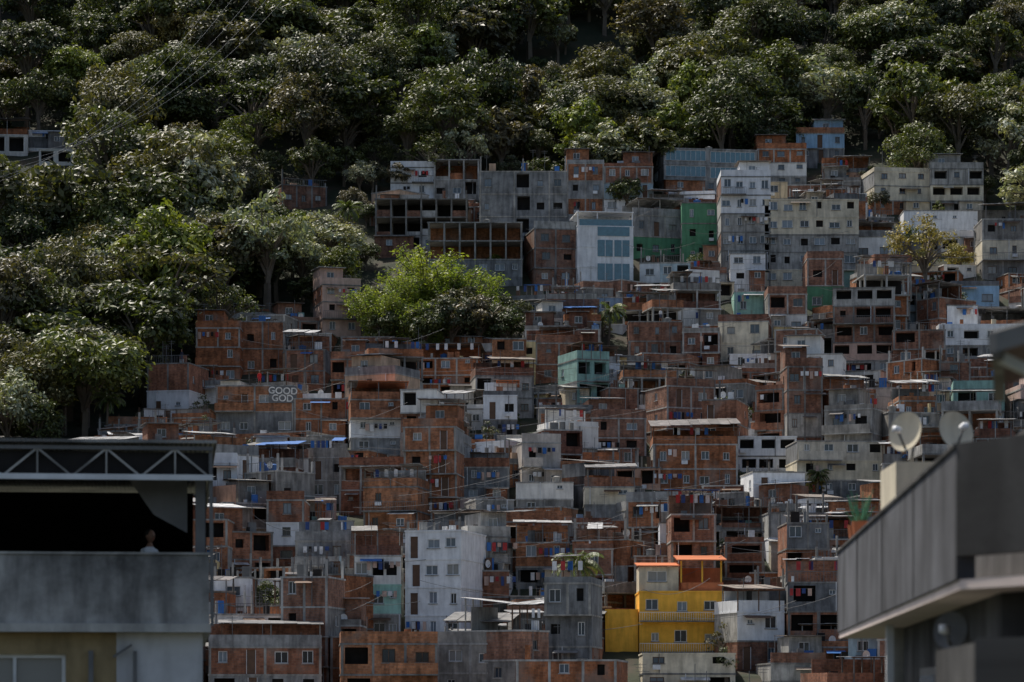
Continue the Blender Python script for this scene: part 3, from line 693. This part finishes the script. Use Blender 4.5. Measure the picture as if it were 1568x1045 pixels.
# ------------------------------------------------------------------ electric cables
def cable(name, pts, rad, mt):
    cu = bpy.data.curves.new(name, 'CURVE'); cu.dimensions = '3D'; cu.bevel_depth = rad
    for (p, q, sag) in pts:
        s = cu.splines.new('POLY'); s.points.add(24)
        for i in range(25):
            t = i/24; v = Vector(p).lerp(Vector(q), t); v.z -= sag*4*t*(1-t); s.points[i].co = (*v, 1)
    cu.materials.append(mt); o = bpy.data.objects.new(name, cu); COL.objects.link(o)
cable('power_lines', [((-70+i*1.5, 400, 68+i*1.2), (-42+i*3.5, 480, 118+i*.8), 6+i*.3) for i in range(5)], .016, flat_mat('aluminium_cable', (.22,.23,.24), .6))
sp_ = []
for _ in range(130):
    yv = R.uniform(275, 440); xv = R.uniform(-.15, .16)*yv; z = float(terr(xv, yv)); px, py = seen(xv, yv, z)
    if inside(px, py): sp_.append(((xv, yv-1, z+R.uniform(5, 8)), (xv+R.uniform(5, 16), yv+R.uniform(-2, 3), z+R.uniform(5, 9)), R.uniform(.3, 1)))
cable('overhead_wires', sp_, .02, MATS[METAL])

# ------------------------------------------------------------------ people
SKIN = flat_mat('skin', (.25,.13,.08), .6, var=.1); HAIR = flat_mat('dark_hair', (.012,.01,.008), .7)
def person(name, loc, yaw, shirt, short, sc=1.0):
    m, nt, b, out = new_mat('clothed_body'); tc = nt.nodes.new('ShaderNodeTexCoord'); s = nt.nodes.new('ShaderNodeSeparateXYZ'); nt.links.new(tc.outputs['Object'], s.inputs[0])
    dv = nt.nodes.new('ShaderNodeMath'); dv.operation = 'DIVIDE'; dv.inputs[1].default_value = 1.8; nt.links.new(s.outputs[2], dv.inputs[0])
    r = ramp(nt, [(0, (.05,.05,.05)), (.05, (.25,.13,.08)), (.28, short), (.55, shirt), (.81, (.25,.13,.08))], True); nt.links.new(dv.outputs[0], r.inputs[0]); nt.links.new(r.outputs[0], b.inputs['Base Color']); b.inputs['Roughness'].default_value = .85
    V = [((0,0,.93),.14),((0,0,1.12),.125),((0,0,1.32),.145),((0,0,1.46),.07),((0,-.01,1.56),.055),
         ((.17,0,1.39),.06),((.22,.02,1.15),.045),((.18,-.12,.95),.035),((.17,-.17,.88),.032),
         ((-.17,0,1.39),.06),((-.25,0,1.14),.045),((-.27,-.06,.90),.035),((-.27,-.09,.82),.032),
         ((.09,0,.86),.09),((.11,-.03,.48),.058),((.11,.02,.08),.04),((.12,-.13,.03),.035),
         ((-.09,0,.86),.09),((-.12,-.02,.48),.058),((-.13,.06,.08),.04),((-.14,-.08,.03),.035)]
    E = [(0,1),(1,2),(2,3),(3,4),(2,5),(5,6),(6,7),(7,8),(2,9),(9,10),(10,11),(11,12),(0,13),(13,14),(14,15),(15,16),(0,17),(17,18),(18,19),(19,20)]
    root = bpy.data.objects.new(name, None); COL.objects.link(root); root.location = loc; root.rotation_euler = (0, 0, yaw); root.scale = (sc, sc, sc)
    me = bpy.data.meshes.new('body'); me.from_pydata([v[0] for v in V], E, []); me.materials.append(m)
    o = add('body', me, parent=root); md = o.modifiers.new('Skin', 'SKIN')
    if len(me.skin_vertices):
        for i, v in enumerate(V): me.skin_vertices[0].data[i].radius = (v[1], v[1]*.85)
        me.skin_vertices[0].data[0].use_root = True
    ss = o.modifiers.new('Sub', 'SUBSURF'); ss.levels = 1; ss.render_levels = 2
    def ball(nm, c, s, mt):
        bm = bmesh.new(); bmesh.ops.create_uvsphere(bm, u_segments=16, v_segments=12, radius=1)
        for v in bm.verts:
            if nm == 'head' and v.co.z < 0: v.co.x *= 1+.25*v.co.z; v.co.y *= 1+.15*v.co.z
            v.co = Vector((v.co.x*s[0]+c[0], v.co.y*s[1]+c[1], v.co.z*s[2]+c[2]))
        mm = bpy.data.meshes.new(nm); bm.to_mesh(mm); bm.free(); mm.materials.append(mt)
        for p in mm.polygons: p.use_smooth = True
        add(nm, mm, parent=root)
    ball('head', (0,-.02,1.66), (.078,.095,.12), SKIN); ball('hair', (0,.012,1.695), (.085,.095,.1), HAIR); ball('nose', (0,-.115,1.645), (.014,.02,.022), SKIN)
    for sx in (-1, 1): ball('eye', (sx*.03,-.105,1.67), (.012,.01,.008), HAIR); ball('ear', (sx*.08,0,1.655), (.012,.022,.03), SKIN)
    ball('mouth', (0,-.104,1.605), (.022,.01,.006), MATS[CL1])
def on_roof(name, l, fx, fy, shirt, short, yaw=0):
    h = [h for h in heroes if h['l'] == l][0]; person(name, (h['X']+fx*h['w'], h['Y']+fy, h['Z']+h['H']+.01), yaw, shirt, short)
on_roof('person_in_red', 330, .06, .3, (.6, .02, .02), (.5, .02, .03), .3)
on_roof('person', 224, .3, .8, (.03, .03, .05), (.05, .06, .1), -.6)
on_roof('person', 963, .1, .8, (.6, .6, .6), (.05, .06, .1), .6)

tcu = bpy.data.curves.new('wall_lettering', 'FONT'); tcu.body = 'GOOD\nGOD'; tcu.size = 1.15; tcu.extrude = .01; tcu.offset = .02; tcu.align_x = 'CENTER'; tcu.space_line = .78; tcu.materials.append(MATS[WHITE])
gx, gy, gz, gw, gh = GX
o = bpy.data.objects.new('painted_wall_lettering', tcu); COL.objects.link(o); o.location = (gx+gw*.36, gy-.36, gz+gh-1.1); o.rotation_euler = (math.radians(90), math.radians(3), math.radians(-4))
mbx = MB(); mbx.box(-1.7, 1.7, .02, .06, -1.1, .95, METAL); add('painted_wall_panel', mbx.mesh('painted_wall_panel'), (gx+gw*.36, gy-.36, gz+gh-1.1), math.radians(-4))

# ------------------------------------------------------------------ foreground left building
FCON = wall_mat('weathered_parapet_concrete', [(.44,.43,.41)], dirt=.8); FOCH = wall_mat('ochre_plaster', [(.38,.29,.16)], dirt=.55); FWH = wall_mat('whitewashed_plaster', [(.58,.58,.59)], dirt=.35)
i0 = len(MATS); MATS += [FCON, FOCH, FWH]; mFC, mFO, mFW = i0, i0+1, i0+2
mb = MB()
mb.wall((-12, .25), (1, 0), (0, -1), 10.5, -18, 1.30, [(7.2, 9.68, -.5, .95, 'win')], mFO)
mb.wall((-1.5, .25), (1, 0), (0, -1), 1.4, -18, 1.30, [], mFW)
mb.wall((-.1, .25), (0, 1), (1, 0), 10, -18, 1.30, [], mFW); mb.wall((-12, 10.25), (0, -1), (-1, 0), 10, -18, 1.3, [], mFO); mb.wall((-.1, 10.25), (-1, 0), (0, 1), 11.9, -18, 1.3, [], mFO)
mb.box(-12.1, .03, -.06, 10.3, 1.302, 1.44, SLAB)
mb.box(-12.05, 0, 0, .15, 1.442, 2.56, mFC); mb.box(-.15, 0, .152, 10.2, 1.442, 2.56, mFC); mb.box(-12.06, .02, -.03, .19, 2.562, 2.60, SLAB)
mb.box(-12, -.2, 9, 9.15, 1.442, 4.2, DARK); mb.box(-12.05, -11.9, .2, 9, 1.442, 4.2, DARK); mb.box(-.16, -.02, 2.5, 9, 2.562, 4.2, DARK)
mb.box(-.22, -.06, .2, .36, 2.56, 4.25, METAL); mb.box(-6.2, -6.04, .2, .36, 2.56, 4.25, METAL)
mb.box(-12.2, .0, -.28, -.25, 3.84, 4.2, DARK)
mb.sheet(-12.4, .12, -.45, 10.6, 4.34, 4.30, .05, ROOF)
for z, t in ((4.26, .03), (3.79, .045)): mb.box(-12.3, .06, -.36-t, -.36+t, z-t, z+t, FRAME if z < 4 else METAL)
k = 0; x = .0
while x > -12:
    mb.beam((x, -.36, 4.25 if k % 2 else 3.8), (x-.55, -.36, 3.8 if k % 2 else 4.25), .016, SLAB); x -= .55; k += 1
    if k % 2: mb.beam((x, -.36, 3.8), (x, -.36, 4.25), .012, SLAB)
mb.box(.0, .05, -.4, 8, 3.82, 3.88, METAL)
mb.beam((.02, -.3, 4.3), (.05, -.2, 1.4), .03, METAL)
mb.box(-1.95, -1.87, .12, .24, -.2, 1.0, METAL)
mb.box(-4.5, -3.2, 3.0, 3.8, 2.1, 2.16, DOOR); mb.box(-4.4, -4.3, 3.1, 3.2, 1.45, 2.1, DOOR); mb.box(-3.4, -3.3, 3.1, 3.2, 1.45, 2.1, DOOR)
# plain slanted grey panel, added for a grey triangle in the right bay
mb.quad((-.35, .6, 2.95), (-.9, .62, 3.25), (-1.55, .64, 4.18), (-.35, .6, 4.18), METAL)
mb.beam((-1.2, .2, 1.0), (-1.2, .2, -4), .03, METAL); mb.beam((-1.55, .15, .9), (-1.25, .15, 1.1), .02, METAL)
FL = add('roof_terrace_building', mb.mesh('roof_terrace_building'), (-4.93, 50, 0), math.radians(6.3))
person('person_on_terrace', (-6.05, 51.3, 1.445), .9, (.6, .6, .6), (.05, .06, .1), .9)

# ------------------------------------------------------------------ foreground right building
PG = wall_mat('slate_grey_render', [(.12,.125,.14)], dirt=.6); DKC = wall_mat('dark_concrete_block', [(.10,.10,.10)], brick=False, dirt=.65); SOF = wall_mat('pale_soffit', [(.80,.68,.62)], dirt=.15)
i0 = len(MATS); MATS += [PG, DKC, SOF]; mPG, mDK, mSO = i0, i0+1, i0+2
mb = MB()
Fp, Np, Kp = Vector((4.24, 40)), Vector((3.47, 24)), Vector((6.5, 18))
def strip(a, b, th, z0, z1, mt):
    d = (b-a).normalized(); n = Vector((-d.y, d.x))
    if n.x < 0: n = -n
    mb.prism([tuple(a), tuple(b), tuple(b+n*th), tuple(a+n*th)], z0, z1, mt)
strip(Fp, Np, .15, 1.04, 2.07, mPG); strip(Np+Vector((0, -.004)), Kp, .15, 1.22, 2.10, mDK)
strip(Fp+Vector((-.02, 0)), Np+Vector((-.02, 0)), .2, 2.072, 2.10, mDK)
for k in range(1, 4):
    a = Fp.lerp(Np, k/4); mb.prism([(a.x-.008, a.y), (a.x-.008, a.y+.03), (a.x+.01, a.y+.03), (a.x+.01, a.y)], 1.05, 2.06, mDK)
mb.prism([(4.26, 40), (3.5, 24), (6.5, 18), (14, 18), (14, 40)], .96, 1.036, mSO)
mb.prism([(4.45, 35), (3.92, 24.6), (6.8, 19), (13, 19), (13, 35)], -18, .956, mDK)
mb.prism([(4.45, 35.2), (4.3, 35.2), (4.28, 34.8), (4.44, 34.8)], -18, .955, SLAB)
mb.prism([(3.32, 22), (3.44, 22), (3.6, 25), (3.45, 25)], -.5, .5, mDK); mb.prism([(3.3, 21.9), (4.8, 20.4), (4.9, 20.5), (3.4, 22.05)], -.5, .53, mDK); mb.prism([(3.3, 21.9), (4.8, 20.4), (7, 24), (3.7, 27)], -.6, -.51, SLAB)
mb.box(4.75, 5.35, 38, 39.6, 1.04, 3.1, CREAM); mb.box(5.35, 7.5, 37, 39.8, 1.04, 3.0, mDK)
mb.prism([(5.2, 30), (9, 30), (9, 36), (5.4, 36)], 1.04, 2.9, mDK)
mb.beam((4.12, 33.5, -10), (4.12, 33.5, .95), .04, FRAME)
for (yy_, z0) in ((31, .1),):
    xw = 3.92+(yy_-24.6)*.51/10.4-.01; mb.box(xw-.03, xw+.0, yy_-.6, yy_+.6, z0-.9, z0+.35, METAL); mb.box(xw-.04, xw-.031, yy_-.52, yy_+.52, z0-.82, z0+.27, GLASS)
add('balcony_building', mb.mesh('balcony_building'))
D2 = dish_mesh(.235, CREAM, CONC)
add('satellite_dish', D2, (4.93, 38.2, 3.47), rot=(math.radians(-12), 0, math.radians(-40)))
add('satellite_dish', D2, (5.40, 37.6, 3.42), rot=(math.radians(-18), 0, math.radians(22)))
add('satellite_dish', dish_mesh(.16, CONC, METAL), (3.93, 27.4, .72), rot=(math.radians(-10), 0, math.radians(-30)))
mp_ = MB()
for k in range(9):
    a = k*.7; mp_.beam((.03*math.cos(a), .03*math.sin(a), .25), (.16*math.cos(a), .16*math.sin(a), .45+.1*(k % 3)), .014, GREEN, .004)
mp_.cyl(0, 0, 0, .26, .1, .13, 12, ORANGE)
PM = mp_.mesh('potted_plant'); add('potted_plant', PM, (4.33, 38, 2.10)); add('potted_plant', PM, (4.37, 38.8, 2.10), 1)
# neighbour's eave at the right edge
mb = MB()
mb.hexa([(2.80,18,2.16),(6,16.4,2.95),(6,20.4,2.95),(3.2,20.4,2.16),(2.80,18,2.20),(6,16.4,3.0),(6,20.4,3.0),(3.2,20.4,2.20)], DOOR)
mb.hexa([(2.78,17.95,2.10),(2.82,17.9,2.10),(6,16.3,2.88),(6,16.36,2.88),(2.78,17.95,2.22),(2.82,17.9,2.22),(6,16.3,3.02),(6,16.36,3.02)], SLAB)
mb.beam((2.86, 18.1, 2.12), (3.24, 20.4, 2.10), .035, SLAB); mb.beam((2.90, 18.2, 2.1), (3.5, 18.4, 1.85), .03, FRAME)
mb.box(3.6, 6, 18.3, 20.3, -18, 2.25, CREAM)
add('neighbouring_house', mb.mesh('neighbouring_house'))

# ------------------------------------------------------------------ light, sky, camera
w = bpy.data.worlds.new('World'); scene.world = w; w.use_nodes = True; nt = w.node_tree
sky = nt.nodes.new('ShaderNodeTexSky'); sky.sky_type = 'NISHITA'; sky.sun_disc = False
EL, AZ = math.radians(60), math.radians(-40)
sky.sun_elevation = EL; sky.sun_rotation = AZ; sky.dust_density = 3.5
bg = nt.nodes['Background']; nt.links.new(sky.outputs[0], bg.inputs[0]); bg.inputs[1].default_value = .13
sd = Vector((math.sin(AZ)*math.cos(EL), math.cos(AZ)*math.cos(EL), math.sin(EL)))
ld = bpy.data.lights.new('sun', 'SUN'); ld.energy = 4.9; ld.angle = math.radians(.5); ld.color = (1, .94, .84)
lo = bpy.data.objects.new('sun', ld); lo.rotation_mode = 'QUATERNION'; lo.rotation_quaternion = sd.to_track_quat('Z', 'Y'); COL.objects.link(lo)
cd = bpy.data.cameras.new('camera'); cd.lens = 108; cd.sensor_width = 36; cd.clip_start = .5; cd.clip_end = 6000
cd.shift_y = (HY-522.5)/1568.0
cd.dof.use_dof = True; cd.dof.focus_distance = 380; cd.dof.aperture_fstop = 2.6
co = bpy.data.objects.new('camera', cd); co.location = (0, 0, 0); co.rotation_euler = (math.radians(90), 0, 0); COL.objects.link(co)
scene.camera = co
